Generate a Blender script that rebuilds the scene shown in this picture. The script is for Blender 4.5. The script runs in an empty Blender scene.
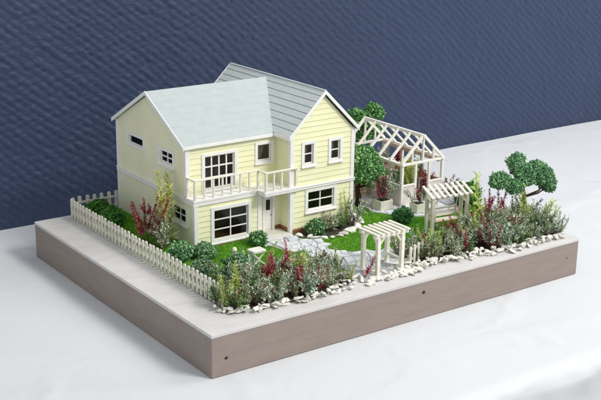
import bpy, math, random
from mathutils import Vector, Matrix, noise
R = math.radians
S = 0.01                      # everything below is written in centimetres
sc = bpy.context.scene
COL = sc.collection

# ------------------------------------------------------------ camera, light, exposure
cam = bpy.data.objects.new('camera', bpy.data.cameras.new('camera')); COL.objects.link(cam)
yaw, pit, rol = R(35.804), R(-17.116), R(0.742)
fw = Vector((math.sin(yaw)*math.cos(pit), math.cos(yaw)*math.cos(pit), math.sin(pit)))
rt = fw.cross(Vector((0, 0, 1))).normalized(); up = rt.cross(fw)
r2 = rt*math.cos(rol)+up*math.sin(rol); u2 = -rt*math.sin(rol)+up*math.cos(rol)
M4 = Matrix((r2, u2, -fw)).transposed().to_4x4()
M4.translation = Vector((-61.426, -101.689, 52.351))*S
cam.matrix_world = M4
cam.data.sensor_width = 36; cam.data.lens = 36*1159.778/601
cam.data.clip_start = 0.05; cam.data.clip_end = 50
sc.camera = cam

w = bpy.data.worlds.new('World'); sc.world = w; w.use_nodes = True
w.node_tree.nodes['Background'].inputs[0].default_value = (0.93, 0.97, 1.0, 1)
w.node_tree.nodes['Background'].inputs[1].default_value = 0.68

def area(name, loc, target, size, power, color):
    l = bpy.data.lights.new(name, 'AREA'); l.shape = 'SQUARE'; l.size = size*S; l.energy = power; l.color = color
    o = bpy.data.objects.new(name, l); COL.objects.link(o)
    o.location = Vector(loc)*S
    o.rotation_euler = (Vector(target)-Vector(loc)).to_track_quat('-Z', 'Y').to_euler()
    return o
area('key_lamp', (105, -145, 190), (30, 25, 5), 70, 50, (1.0, 0.975, 0.94))
area('ceiling_lamp', (190, -20, 210), (90, 50, 5), 110, 22, (0.94, 0.97, 1.0))
sc.view_settings.view_transform = 'Standard'; sc.view_settings.look = 'None'
sc.view_settings.exposure = 0.0; sc.view_settings.gamma = 1.0

# ------------------------------------------------------------ materials
def mat(name, col, rough=0.6, col2=None, scale=300, bump=0.0, bscale=600, stretch=(1, 1, 1), attr=False, spec=0.4, detail=4, coord='Object', rand=0.0):
    m = bpy.data.materials.new(name); m.use_nodes = True
    nt = m.node_tree; b = nt.nodes['Principled BSDF']
    b.inputs['Roughness'].default_value = rough; b.inputs['Specular IOR Level'].default_value = spec
    tc = nt.nodes.new('ShaderNodeTexCoord'); mp = nt.nodes.new('ShaderNodeMapping')
    mp.inputs['Scale'].default_value = stretch
    nt.links.new(tc.outputs[coord], mp.inputs[0])
    if attr:
        a = nt.nodes.new('ShaderNodeAttribute'); a.attribute_name = 'tint'
        nt.links.new(a.outputs['Color'], b.inputs['Base Color'])
    elif col2:
        n = nt.nodes.new('ShaderNodeTexNoise'); n.inputs['Scale'].default_value = scale; n.inputs['Detail'].default_value = detail
        nt.links.new(mp.outputs[0], n.inputs[0])
        r = nt.nodes.new('ShaderNodeValToRGB'); r.color_ramp.elements[0].position = .32; r.color_ramp.elements[1].position = .68
        r.color_ramp.elements[0].color = (*col, 1); r.color_ramp.elements[1].color = (*col2, 1)
        nt.links.new(n.outputs[0], r.inputs[0]); nt.links.new(r.outputs[0], b.inputs['Base Color'])
    else:
        b.inputs['Base Color'].default_value = (*col, 1)
    if bump:
        n2 = nt.nodes.new('ShaderNodeTexNoise'); n2.inputs['Scale'].default_value = bscale; n2.inputs['Detail'].default_value = 5
        nt.links.new(mp.outputs[0], n2.inputs[0])
        bp = nt.nodes.new('ShaderNodeBump'); bp.inputs['Strength'].default_value = bump; bp.inputs['Distance'].default_value = 0.0008
        nt.links.new(n2.outputs[0], bp.inputs['Height']); nt.links.new(bp.outputs[0], b.inputs['Normal'])
    return m

M = {}
M['siding'] = mat('yellow_siding_paint', (.87, .855, .56), .55, (.825, .81, .515), 45, .35, 500, (1, 1, 5))
M['panel'] = mat('yellow_panel_paint', (.84, .825, .59), .6, (.79, .775, .55), 30, .25, 400)
M['trim'] = mat('white_trim_paint', (.86, .845, .82), .5, (.80, .785, .76), 90, .15, 900)
M['roof'] = mat('pale_blue_roof_paint', (.455, .50, .495), .6, (.42, .465, .46), 70, .2, 900)
M['roof_plank'] = mat('blue_grey_roof_planks', (.58, .62, .615), .6, (.53, .57, .565), 90, .2, 900)
M['groove'] = mat('dark_gap', (.20, .23, .24), .9)
M['skirt'] = mat('brown_plinth_wood', (.30, .13, .05), .6, (.22, .09, .03), 120, .2, 500, (1, 1, 8))
M['porch'] = mat('porch_concrete', (.72, .69, .62), .8, (.62, .59, .52), 150, .3, 1200)
M['inside'] = mat('interior_wall', (.30, .26, .21), .9)
M['floor'] = mat('interior_floor', (.34, .17, .08), .5, (.22, .10, .05), 200)
M['curtain'] = mat('curtain', (.35, .28, .22), .9)
M['cream'] = mat('cream_wood', (.85, .82, .72), .6, (.74, .69, .58), 160, .3, 900, (1, 1, 1))
M['ghwood'] = mat('ivory_wood', (.90, .875, .81), .55, (.82, .78, .70), 140, .25, 900)
M['rose'] = mat('rosy_wood', (.62, .48, .42), .6, (.50, .36, .30), 160, .2, 700)
M['knee'] = mat('pale_board', (.78, .72, .69), .6, (.70, .63, .60), 90, .2, 700)
M['fence'] = mat('fence_paint', (.74, .72, .62), .6, (.60, .57, .48), 220, .3, 1000)
M['swing'] = mat('aged_wood', (.70, .67, .56), .65, (.56, .53, .43), 200, .3, 900)
M['bench'] = mat('honey_wood', (.72, .50, .30), .55, (.80, .66, .48), 120, .2, 700)
M['planter'] = mat('planter_stone', (.72, .71, .60), .8, (.60, .60, .48), 200, .3, 900)
M['stone'] = mat('white_marble_chip', (.84, .82, .75), .7, (.58, .56, .49), 130, .5, 500)
M['slab'] = mat('grey_white_flagstone', (.72, .73, .74), .75, (.50, .52, .55), 110, .5, 700)
M['grout'] = mat('grey_grout', (.40, .41, .42), .95, (.28, .29, .30), 300, .5, 900)
M['soil'] = mat('dark_soil', (.035, .028, .02), .95, (.07, .06, .04), 500, 1, 900)
M['lawn'] = mat('lawn_backing', (.02, .10, .01), .95, (.035, .15, .015), 350, 1, 900)
M['tint'] = mat('tinted_plant', (0, 0, 0), .7, attr=True, spec=.25)
M['bark'] = mat('dark_bark', (.045, .022, .018), .85, (.025, .014, .012), 300, .8, 900)
M['metal'] = mat('grey_metal', (.3, .3, .3), .35)
M['board_top'] = mat('grey_painted_board', (.62, .60, .585), .6, (.56, .54, .53), 30, .4, 260, (1, 3, 1))
M['terracotta'] = mat('terracotta', (.45, .2, .12), .8, (.35, .15, .09), 200)
for k in ('tint',):
    b = M[k].node_tree.nodes['Principled BSDF']

def board_side():
    m = mat('taupe_painted_board', (.295, .24, .212), .62, (.262, .212, .187), 22, .0, 1, (1, 1, 5), detail=6)
    nt = m.node_tree; b = nt.nodes['Principled BSDF']
    tc = nt.nodes['Texture Coordinate']; mp = nt.nodes.new('ShaderNodeMapping'); mp.inputs['Scale'].default_value = (12, 12, 160)
    nt.links.new(tc.outputs['Object'], mp.inputs[0])
    n = nt.nodes.new('ShaderNodeTexNoise'); n.inputs['Scale'].default_value = 3; n.inputs['Detail'].default_value = 8; n.inputs['Distortion'].default_value = .6
    nt.links.new(mp.outputs[0], n.inputs[0])
    bp = nt.nodes.new('ShaderNodeBump'); bp.inputs['Strength'].default_value = .5; bp.inputs['Distance'].default_value = .0006
    nt.links.new(n.outputs[0], bp.inputs['Height']); nt.links.new(bp.outputs[0], b.inputs['Normal'])
    return m
M['board_side'] = board_side()

def glass():
    m = bpy.data.materials.new('window_glass'); m.use_nodes = True; nt = m.node_tree; nt.nodes.clear()
    o = nt.nodes.new('ShaderNodeOutputMaterial'); mx = nt.nodes.new('ShaderNodeMixShader')
    t = nt.nodes.new('ShaderNodeBsdfTransparent'); t.inputs[0].default_value = (.88, .88, .86, 1)
    g = nt.nodes.new('ShaderNodeBsdfGlossy'); g.inputs['Roughness'].default_value = .08
    fr = nt.nodes.new('ShaderNodeFresnel'); fr.inputs[0].default_value = 1.32
    nt.links.new(fr.outputs[0], mx.inputs[0]); nt.links.new(t.outputs[0], mx.inputs[1]); nt.links.new(g.outputs[0], mx.inputs[2])
    nt.links.new(mx.outputs[0], o.inputs[0]); return m
M['glass'] = glass()

def cloth_mat():
    m = mat('white_tablecloth', (.635, .645, .66), .9, (.60, .61, .625), 3, 0, 1, spec=.05)
    nt = m.node_tree; b = nt.nodes['Principled BSDF']; tc = nt.nodes['Texture Coordinate']
    n = nt.nodes.new('ShaderNodeTexNoise'); n.inputs['Scale'].default_value = 11; n.inputs['Detail'].default_value = 5; n.inputs['Distortion'].default_value = 1.6
    n2 = nt.nodes.new('ShaderNodeTexNoise'); n2.inputs['Scale'].default_value = 1500
    nt.links.new(tc.outputs['Object'], n.inputs[0]); nt.links.new(tc.outputs['Object'], n2.inputs[0])
    b1 = nt.nodes.new('ShaderNodeBump'); b1.inputs['Strength'].default_value = .6; b1.inputs['Distance'].default_value = .0022
    b2 = nt.nodes.new('ShaderNodeBump'); b2.inputs['Strength'].default_value = .2; b2.inputs['Distance'].default_value = .0004
    nd = nt.nodes.new('ShaderNodeTexNoise'); nd.inputs['Scale'].default_value = 5; nd.inputs['Detail'].default_value = 3
    mxv = nt.nodes.new('ShaderNodeMix'); mxv.data_type = 'RGBA'; mxv.blend_type = 'LINEAR_LIGHT'; mxv.inputs['Factor'].default_value = .12
    nt.links.new(tc.outputs['Object'], nd.inputs[0]); nt.links.new(tc.outputs['Object'], mxv.inputs['A']); nt.links.new(nd.outputs['Color'], mxv.inputs['B'])
    vo = nt.nodes.new('ShaderNodeTexVoronoi'); vo.feature = 'DISTANCE_TO_EDGE'; vo.inputs['Scale'].default_value = 4.2
    nt.links.new(mxv.outputs['Result'], vo.inputs['Vector'])
    mr = nt.nodes.new('ShaderNodeMapRange'); mr.interpolation_type = 'SMOOTHSTEP'; mr.inputs['From Max'].default_value = .10
    mr.inputs['To Min'].default_value = 1; mr.inputs['To Max'].default_value = 0
    nt.links.new(vo.outputs['Distance'], mr.inputs['Value'])
    nm = nt.nodes.new('ShaderNodeTexNoise'); nm.inputs['Scale'].default_value = 3.3; nt.links.new(tc.outputs['Object'], nm.inputs[0])
    mk = nt.nodes.new('ShaderNodeMapRange'); mk.inputs['From Min'].default_value = .42; mk.inputs['From Max'].default_value = .65; nt.links.new(nm.outputs[0], mk.inputs['Value'])
    mu = nt.nodes.new('ShaderNodeMath'); mu.operation = 'MULTIPLY'; nt.links.new(mr.outputs[0], mu.inputs[0]); nt.links.new(mk.outputs[0], mu.inputs[1])
    b0 = nt.nodes.new('ShaderNodeBump'); b0.inputs['Strength'].default_value = 1; b0.inputs['Distance'].default_value = .0013
    nt.links.new(mu.outputs[0], b0.inputs['Height']); nt.links.new(b0.outputs[0], b1.inputs['Normal'])
    nt.links.new(n.outputs[0], b1.inputs['Height']); nt.links.new(n2.outputs[0], b2.inputs['Height'])
    nt.links.new(b1.outputs[0], b2.inputs['Normal']); nt.links.new(b2.outputs[0], b.inputs['Normal'])
    return m
M['cloth'] = cloth_mat()

def navy():
    m = bpy.data.materials.new('navy_crinkled_fabric'); m.use_nodes = True; nt = m.node_tree; b = nt.nodes['Principled BSDF']
    b.inputs['Roughness'].default_value = .6; b.inputs['Specular IOR Level'].default_value = .3
    b.inputs['Sheen Weight'].default_value = .25; b.inputs['Sheen Roughness'].default_value = .5; b.inputs['Sheen Tint'].default_value = (.6, .7, 1, 1)
    tc = nt.nodes.new('ShaderNodeTexCoord')
    n0 = nt.nodes.new('ShaderNodeTexNoise'); n0.inputs['Scale'].default_value = 9; n0.inputs['Detail'].default_value = 3
    nt.links.new(tc.outputs['Object'], n0.inputs[0])
    r = nt.nodes.new('ShaderNodeValToRGB'); r.color_ramp.elements[0].color = (.021, .035, .078, 1); r.color_ramp.elements[1].color = (.030, .046, .094, 1)
    nt.links.new(n0.outputs[0], r.inputs[0]); nt.links.new(r.outputs[0], b.inputs['Base Color'])
    mp = nt.nodes.new('ShaderNodeMapping'); mp.inputs['Rotation'].default_value = (0, R(40), 0); mp.inputs['Scale'].default_value = (85, 85, 125)
    nt.links.new(tc.outputs['Object'], mp.inputs[0])
    n1 = nt.nodes.new('ShaderNodeTexNoise'); n1.inputs['Scale'].default_value = 1.0; n1.inputs['Detail'].default_value = 3; n1.inputs['Roughness'].default_value = .5
    nt.links.new(mp.outputs[0], n1.inputs[0])
    bp = nt.nodes.new('ShaderNodeBump'); bp.inputs['Strength'].default_value = 1.0; bp.inputs['Distance'].default_value = .0022
    nt.links.new(n1.outputs[0], bp.inputs['Height']); nt.links.new(bp.outputs[0], b.inputs['Normal'])
    return m
M['navy'] = navy()

# ------------------------------------------------------------ mesh helpers
class MB:
    def __init__(s): s.v = []; s.f = []; s.c = []
    def add(s, vs, fs, col=None):
        n = len(s.v); s.v += [tuple(p) for p in vs]; s.f += [tuple(i+n for i in f) for f in fs]
        if col is not None: s.c += [col]*len(fs)
        return s
    def hexa(s, p):          # 8 corners: bottom 4 ccw, top 4 ccw
        return s.add(p, [(3, 2, 1, 0), (4, 5, 6, 7), (0, 1, 5, 4), (1, 2, 6, 5), (2, 3, 7, 6), (3, 0, 4, 7)])
    def box(s, x0, x1, y0, y1, z0, z1):
        return s.hexa([(x0, y0, z0), (x1, y0, z0), (x1, y1, z0), (x0, y1, z0), (x0, y0, z1), (x1, y0, z1), (x1, y1, z1), (x0, y1, z1)])
    def beam(s, p, q, w, h, upv=(0, 0, 1)):
        p = Vector(p); q = Vector(q); d = (q-p).normalized(); a = Vector(upv)
        if abs(d.dot(a)) > .98: a = Vector((0, 1, 0))
        x = d.cross(a).normalized(); y = x.cross(d).normalized(); x = x*w/2; y = y*h/2
        return s.hexa([p-x-y, p+x-y, p+x+y, p-x+y, q-x-y, q+x-y, q+x+y, q-x+y])
    def tube(s, pts, rad, n=5, col=None):
        vs = []; fs = []
        for i, p in enumerate(pts):
            p = Vector(p); d = (Vector(pts[min(i+1, len(pts)-1)])-Vector(pts[max(i-1, 0)])).normalized()
            a = Vector((1, 0, 0)) if abs(d.x) < .8 else Vector((0, 1, 0))
            x = d.cross(a).normalized(); y = d.cross(x); r = rad[i] if hasattr(rad, '__len__') else rad
            for k in range(n):
                t = 2*math.pi*k/n; vs.append(p+x*math.cos(t)*r+y*math.sin(t)*r)
        for i in range(len(pts)-1):
            for k in range(n):
                a, b = i*n+k, i*n+(k+1) % n; fs.append((a, b, b+n, a+n))
        fs.append(tuple(range(n-1, -1, -1))); fs.append(tuple(range(len(vs)-n, len(vs))))
        return s.add(vs, fs, col)

def tag(o, label=None, cat=None, group=None, kind=None):
    if label: o['label'] = label
    if cat: o['category'] = cat
    if group: o['group'] = group
    if kind: o['kind'] = kind
    return o
def obj(name, mb, m, parent=None, loc=None, bevel=0, smooth=False):
    """vertices are in scene centimetres; they are made local to loc (or to the parent)"""
    org = Vector(loc) if loc is not None else Vector((0, 0, 0))
    pl = Vector((0, 0, 0))
    if parent is not None:
        pl = Vector(parent['_o'])
        if loc is None: org = pl
    me = bpy.data.meshes.new(name)
    me.from_pydata([((x-org.x)*S, (y-org.y)*S, (z-org.z)*S) for x, y, z in mb.v], [], mb.f)
    if mb.c:
        at = me.color_attributes.new('tint', 'FLOAT_COLOR', 'CORNER'); data = []
        for p, c in zip(me.polygons, mb.c): data += [c[0], c[1], c[2], 1.0]*p.loop_total
        at.data.foreach_set('color', data)
    me.materials.append(m)
    if smooth: me.shade_smooth()
    me.update()
    o = bpy.data.objects.new(name, me); COL.objects.link(o)
    if parent is not None: o.parent = parent
    o.location = (org-pl)*S; o['_o'] = tuple(org)
    if bevel:
        b = o.modifiers.new('bevel', 'BEVEL'); b.width = bevel*S; b.segments = 2; b.limit_method = 'ANGLE'
    return o
def thing(name, loc, label, cat, group=None, rz=0):
    o = bpy.data.objects.new(name, None); COL.objects.link(o); o.location = Vector(loc)*S; o['_o'] = tuple(loc)
    o.empty_display_size = .01; o.rotation_euler.z = rz
    return tag(o, label, cat, group)

# ------------------------------------------------------------ the setting
HB = 5.28           # height of the display base; z = 0 is its top
def tablecloth():
    mb = MB(); xs = [-130+i*1.6 for i in range(220)]; prof = []
    y = 62.6
    while y > -18.5: prof.append((y, 0)); y -= 1.6
    for k in range(0, 10):
        t = k/9*math.pi/2; prof.append((-18.5-2.2*math.sin(t), -2.2*(1-math.cos(t))))
    for k in range(1, 30): prof.append((-20.7, -2.2-k*1.4))
    nx, ny = len(xs), len(prof); vs = []
    for j, (y, z) in enumerate(prof):
        for x in xs:
            h = noise.noise(Vector((x*.03, y*.06, 1)))*.22 + noise.noise(Vector((x*.11, y*.10, 5)))*.05
            # long soft creases left from folding and pulling
            for (ax, ay, bx, by, a) in ((-30, 14, 12, -9, .26), (66, -6, 95, 6, .34), (61, -4, 110, -9, .26), (70, 20, 130, 34, .22), (-22, 2, 4, -15, .2), (-24, 26, -4, 6, .2), (20, -8, 62, -13, .16), (74, -2, 84, 30, .18)):
                d = Vector((bx-ax, by-ay)); L = d.length; d /= L; t = (x-ax)*d.x+(y-ay)*d.y; pd = -(x-ax)*d.y+(y-ay)*d.x
                if 0 < t < L: h += a*math.exp(-(pd/.9)**2)*math.sin(math.pi*t/L)
            inside = (-1.5 < x < 61.5 and -1.5 < y < 50)
            if inside: h = min(h, 0)*.3-.05
            dz = -z; k = min(1, max(0, dz/8))
            fold = (noise.noise(Vector((x*.22, z*.05, 9)))*1.0+noise.noise(Vector((x*.9, z*.16, 3)))*.6)*k+(noise.noise(Vector((x*.5, z*.25, 7)))*.5+abs(noise.noise(Vector((x*.7+z*.3, z*.35, 17))))*.7)*min(1, dz/.9)
            vs.append((x, y-fold*.9, -HB+z+(h if z == 0 else h*max(0, 1+z/2.2))))
    fs = [(j*nx+i, j*nx+i+1, (j+1)*nx+i+1, (j+1)*nx+i) for j in range(ny-1) for i in range(nx-1)]
    mb.add(vs, fs)
    o = obj('tablecloth', mb, M['cloth'], smooth=True)
    tag(o, kind='structure')
    s = o.modifiers.new('smooth', 'SUBSURF'); s.levels = 1; s.render_levels = 1
tablecloth()

def backdrop():
    """crinkled navy fabric hanging behind the table: real relief, diagonal puckers"""
    mb = MB(); st = .23; x0, x1, z0, z1 = -30, 165, -12, 40
    nx = int((x1-x0)/st); nz = int((z1-z0)/st); vs = []
    sn, cs = math.sin(R(39)), math.cos(R(39))
    for j in range(nz):
        z = z0+j*st
        for i in range(nx):
            x = x0+i*st
            u = x*sn+z*cs*1.0; v = -x*cs+z*sn
            wv = noise.noise(Vector((x*.06, z*.08, 0)))*.8+noise.noise(Vector((x*.5, z*.5, 6)))*.16
            k = min(1, max(0, (x-15)/65))         # pebbly at the left, straighter ribs at the right
            ph = (u+wv)/1.2; row_ = math.floor(ph)
            rib = math.sqrt(abs(math.sin(math.pi*ph)))
            cv = (v+noise.noise(Vector((x*.3, z*.3, 8)))*.7+(row_ % 2)*.75)/1.5
            cell = math.sqrt(abs(math.sin(math.pi*cv)))
            am = .75+.6*noise.noise(Vector((row_*.7, math.floor(cv)*.7, 3)))
            puck = noise.noise(Vector((u*1.4, v*1.0, 4)))
            big = noise.noise(Vector((x*.016, z*.02, 2)))*.5
            h = -rib*(.28-.10*k)*am*(1-(1-k)*.6*(1-cell)) + puck*.07*(1-.6*k) + big
            vs.append((x, 64.6+h, z))
    fs = [(j*nx+i, j*nx+i+1, (j+1)*nx+i+1, (j+1)*nx+i) for j in range(nz-1) for i in range(nx-1)]
    mb.add(vs, fs)
    tag(obj('backdrop', mb, M['navy'], smooth=True), kind='structure')
backdrop()

# ------------------------------------------------------------ display base
D = 48.5
base = thing('display_base', (0, 0, -HB), 'low grey and taupe painted wooden box base carrying the whole model house garden', 'display base')
mb = MB().box(-.05, 60.05, -.05, D+.05, -.42, 0); obj('top_board', mb, M['board_top'], base, bevel=.06)
mb = MB(); mb.box(0, 60, 0, 1.2, -HB, -.42); obj('front_panel', mb, M['board_side'], base, bevel=.08)
mb = MB(); mb.box(0, 60, D-1.2, D, -HB, -.42); obj('back_panel', mb, M['board_side'], base, bevel=.05)
mb = MB(); mb.box(.02, 1.2, 1.2, D-1.2, -HB, -.42); obj('side_panel', mb, M['board_side'], base)
mb = MB(); mb.box(58.8, 59.98, 1.2, D-1.2, -HB, -.42); obj('side_panel', mb, M['board_side'], base)
random.seed(5)
for (x, z, r) in ((1.9, -3.2, .22), (31.3, -1.75, .26), (57.8, -2.5, .13)):
    m2 = MB(); n = 10
    vs = [(x+math.cos(2*math.pi*k/n)*r*random.uniform(.8, 1.2), -.012, z+math.sin(2*math.pi*k/n)*r*random.uniform(.7, 1.0)) for k in range(n)]
    m2.add(vs+[(p[0]*.5+x*.5, -.03, p[2]*.5+z*.5) for p in vs], [(k, (k+1) % n, (k+1) % n+n, k+n) for k in range(n)]+[tuple(range(n, 2*n))])
    obj('wood_knot', m2, M['bark'], base)

# ------------------------------------------------------------ ground: lawn backing, soil, path
def poly_sheet(name, pts, z, m, kind='structure', thick=0):
    mb = MB(); n = len(pts)
    mb.add([(x, y, z) for x, y in pts], [tuple(range(n))])
    o = obj(name, mb, m); tag(o, kind=kind); return o
poly_sheet('lawn_ground', [(5.3, 7.5), (59, 9), (59, 47.8), (5.3, 47.8)], .05, M['lawn'])
BED_L = [(5.1, 5.0), (7, 4.2), (12, 3.1), (18, 3.0), (23.5, 4.2), (23.6, 8.2), (20.5, 11.5), (12, 12.4), (5.2, 12.5)]
BED_R = [(33.2, 5.6), (36, 4.4), (42, 3.4), (50, 2.7), (58.3, 2.6), (58.6, 13.0), (52, 9.6), (44, 9.5), (38, 9.0), (34, 8.4)]
poly_sheet('soil', BED_L, .10, M['soil']); poly_sheet('soil', BED_R, .10, M['soil'])
HBED = [(27.4, 21.3), (30, 19.6), (34, 19.6), (38, 21.5), (39.5, 25), (39.5, 29), (38, 29), (38, 23.6), (27.4, 23.6)]
poly_sheet('soil', HBED, .10, M['soil'])
PATH = [(21.6, 24.7), (27.2, 23.3), (27.4, 21), (29.4, 19.3), (28.0, 15.5), (29.8, 13.0), (34.6, 10.6), (35.2, 8.6), (33.4, 5.6), (33.2, 2.4), (24.2, 2.6), (24.9, 8.0), (24.9, 12.2), (23.7, 15.5), (22.5, 18.6), (21.9, 21.6)]
poly_sheet('path', PATH, .14, M['grout'])
YARD = [(43.9, 33), (43.7, 27), (43.9, 23.8), (45.6, 20.6), (49, 18.6), (54, 18.4), (58.8, 21), (58.8, 40), (44.3, 40)]
poly_sheet('greenhouse_yard', YARD, .14, M['grout'])
def inside(pt, poly):
    x, y = pt; c = False
    for i in range(len(poly)):
        x1, y1 = poly[i]; x2, y2 = poly[i-1]
        if (y1 > y) != (y2 > y) and x < (x2-x1)*(y-y1)/(y2-y1)+x1: c = not c
    return c
def paving(name, poly, cell, seed, z=.14, skip=lambda x, y: False):
    rnd = random.Random(seed); xs = [p[0] for p in poly]; ys = [p[1] for p in poly]; G = {}
    nx = int((max(xs)-min(xs))/cell)+2; ny = int((max(ys)-min(ys))/cell)+2
    for i in range(nx+1):
        for j in range(ny+1): G[i, j] = (min(xs)+(i-.5+.5*(j % 2))*cell+rnd.uniform(-.3, .3)*cell, min(ys)+(j-.5)*cell+rnd.uniform(-.3, .3)*cell)
    mb = MB()
    for i in range(nx):
        for j in range(ny):
            q = [G[i, j], G[i+1, j], G[i+1, j+1], G[i, j+1]]; c = (sum(p[0] for p in q)/4, sum(p[1] for p in q)/4)
            if not inside(c, poly) or skip(*c): continue
            tris = [q] if rnd.random() < .6 else [[q[0], q[1], q[2]], [q[0], q[2], q[3]]]
            for t in tris:
                cc = (sum(p[0] for p in t)/len(t), sum(p[1] for p in t)/len(t)); k = rnd.uniform(.86, .93); n = len(t)
                t = [(cc[0]+(p[0]-cc[0])*k, cc[1]+(p[1]-cc[1])*k) for p in t]; h = z+rnd.uniform(.10, .2)
                tl = [rnd.uniform(-.03, .03) for _ in t]
                mb.add([(p[0], p[1], z-.03) for p in t]+[(p[0]*.97+cc[0]*.03, p[1]*.97+cc[1]*.03, h+a) for p, a in zip(t, tl)],
                       [tuple(range(n, 2*n))]+[(a, (a+1) % n, (a+1) % n+n, a+n) for a in range(n)])
    o = obj(name, mb, M['slab'], bevel=.03); tag(o, kind='structure')
paving('path', PATH, 1.35, 3, skip=lambda x, y: y < 6.5 and x > 24)
paving('greenhouse_yard', YARD, 1.9, 8)

def blades():
    rnd = random.Random(2); mb = MB()
    def ok(x, y):
        if inside((x, y), PATH) or inside((x, y), YARD) or inside((x, y), HBED): return False
        if inside((x, y), BED_L) and y < 11.3: return False
        if inside((x, y), BED_R) and y < 8.3: return False
        if 12.9 < x < 23.4 and y > 25.2: return False
        if 12.9 < x < 38.2 and y > 26: return False
        if 23 < x < 38.2 and y > 23.6: return False
        return y < 47.5
    n = 0
    while n < 90000:
        x = rnd.uniform(5.5, 58.8); y = rnd.uniform(7.5, 47.5)
        if y > 24 and x > 39.5 and rnd.random() < .6: continue
        if not ok(x, y): continue
        n += 1
        h = rnd.uniform(.14, .34)*(1+.4*noise.noise(Vector((x*.5, y*.5, 0)))); a = rnd.uniform(0, 6.283); wd = .028
        lx, ly = rnd.gauss(0, .09), rnd.gauss(0, .09); g = rnd.uniform(.75, 1.25)*(1+.3*noise.noise(Vector((x*.8, y*.8, 3))))
        yel = rnd.uniform(.7, 1.35)
        c = (.20*g*yel, .50*g, .03*g)
        mb.add([(x-math.cos(a)*wd, y-math.sin(a)*wd, .05), (x+math.cos(a)*wd, y+math.sin(a)*wd, .05), (x+lx, y+ly, .05+h)], [(0, 1, 2)], c)
    o = obj('grass', mb, M['tint'])
    tag(o, 'short bright green flocked grass covering the garden lawn', 'grass', kind='stuff')
blades()

# ------------------------------------------------------------ the house
HX = (12.9, 27.3, 38.1); YF, YU, YD, YR, YB = 25.3, 27.4, 26.2, 23.7, 47.1
ZE, Z1 = 13.9, 6.7
house = thing('model_house', (12.9, 25.3, 0), 'two storey pale yellow clapboard model house with blue grey gabled roofs and a balcony', 'model house')
class Fr:
    def __init__(s, o, u, n): s.o = Vector(o); s.u = Vector(u); s.n = Vector(n)
    def p(s, u, z, d): q = s.o+s.u*u+s.n*d; return (q.x, q.y, q.z+z)
    def box(s, mb, u0, u1, z0, z1, d0, d1):
        return mb.hexa([s.p(u0, z0, d1), s.p(u1, z0, d1), s.p(u1, z0, d0), s.p(u0, z0, d0), s.p(u0, z1, d1), s.p(u1, z1, d1), s.p(u1, z1, d0), s.p(u0, z1, d0)])
def wall(name, F, L, z0, z1, ops, m, row=0, peak=None, th=.35, label=None):
    mb = MB(); zs = {z0, z1}
    if peak: zs.add(peak)
    top = peak or z1
    if row:
        k = 0
        while z0+k*row < top: zs.add(z0+k*row); k += 1
    for o in ops: zs.add(o[2]); zs.add(o[3])
    zs = sorted(zs)
    def ext(z):
        if not peak or z <= z1: return 0, L
        t = (z-z1)/(peak-z1)*L/2; return t, L-t
    for a, b in zip(zs[:-1], zs[1:]):
        if b-a < 1e-4: continue
        (l0, r0), (l1, r1) = ext(a), ext(b)
        if row:
            k = math.floor((a-z0)/row+1e-6); ta = (a-z0)/row-k; tb = (b-z0)/row-k
            oa, ob = .085*(1-ta), .085*(1-tb)
        else: oa = ob = 0
        spans = [(l0, r0, l1, r1)]
        for o in ops:
            if o[2] <= a+1e-6 and o[3] >= b-1e-6:
                ns = []
                for s_ in spans:
                    if o[0] > s_[0]: ns.append((s_[0], min(o[0], s_[1]), s_[2], min(o[0], s_[3])))
                    if o[1] < s_[1]: ns.append((max(o[1], s_[0]), s_[1], max(o[1], s_[2]), s_[3]))
                spans = ns
        for (a0, a1, b0, b1) in spans:
            mb.hexa([F.p(a0, a, oa), F.p(a1, a, oa), F.p(a1, a, -th), F.p(a0, a, -th), F.p(b0, b, ob), F.p(b1, b, ob), F.p(b1, b, -th), F.p(b0, b, -th)])
    return obj(name, mb, m, house)
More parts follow.
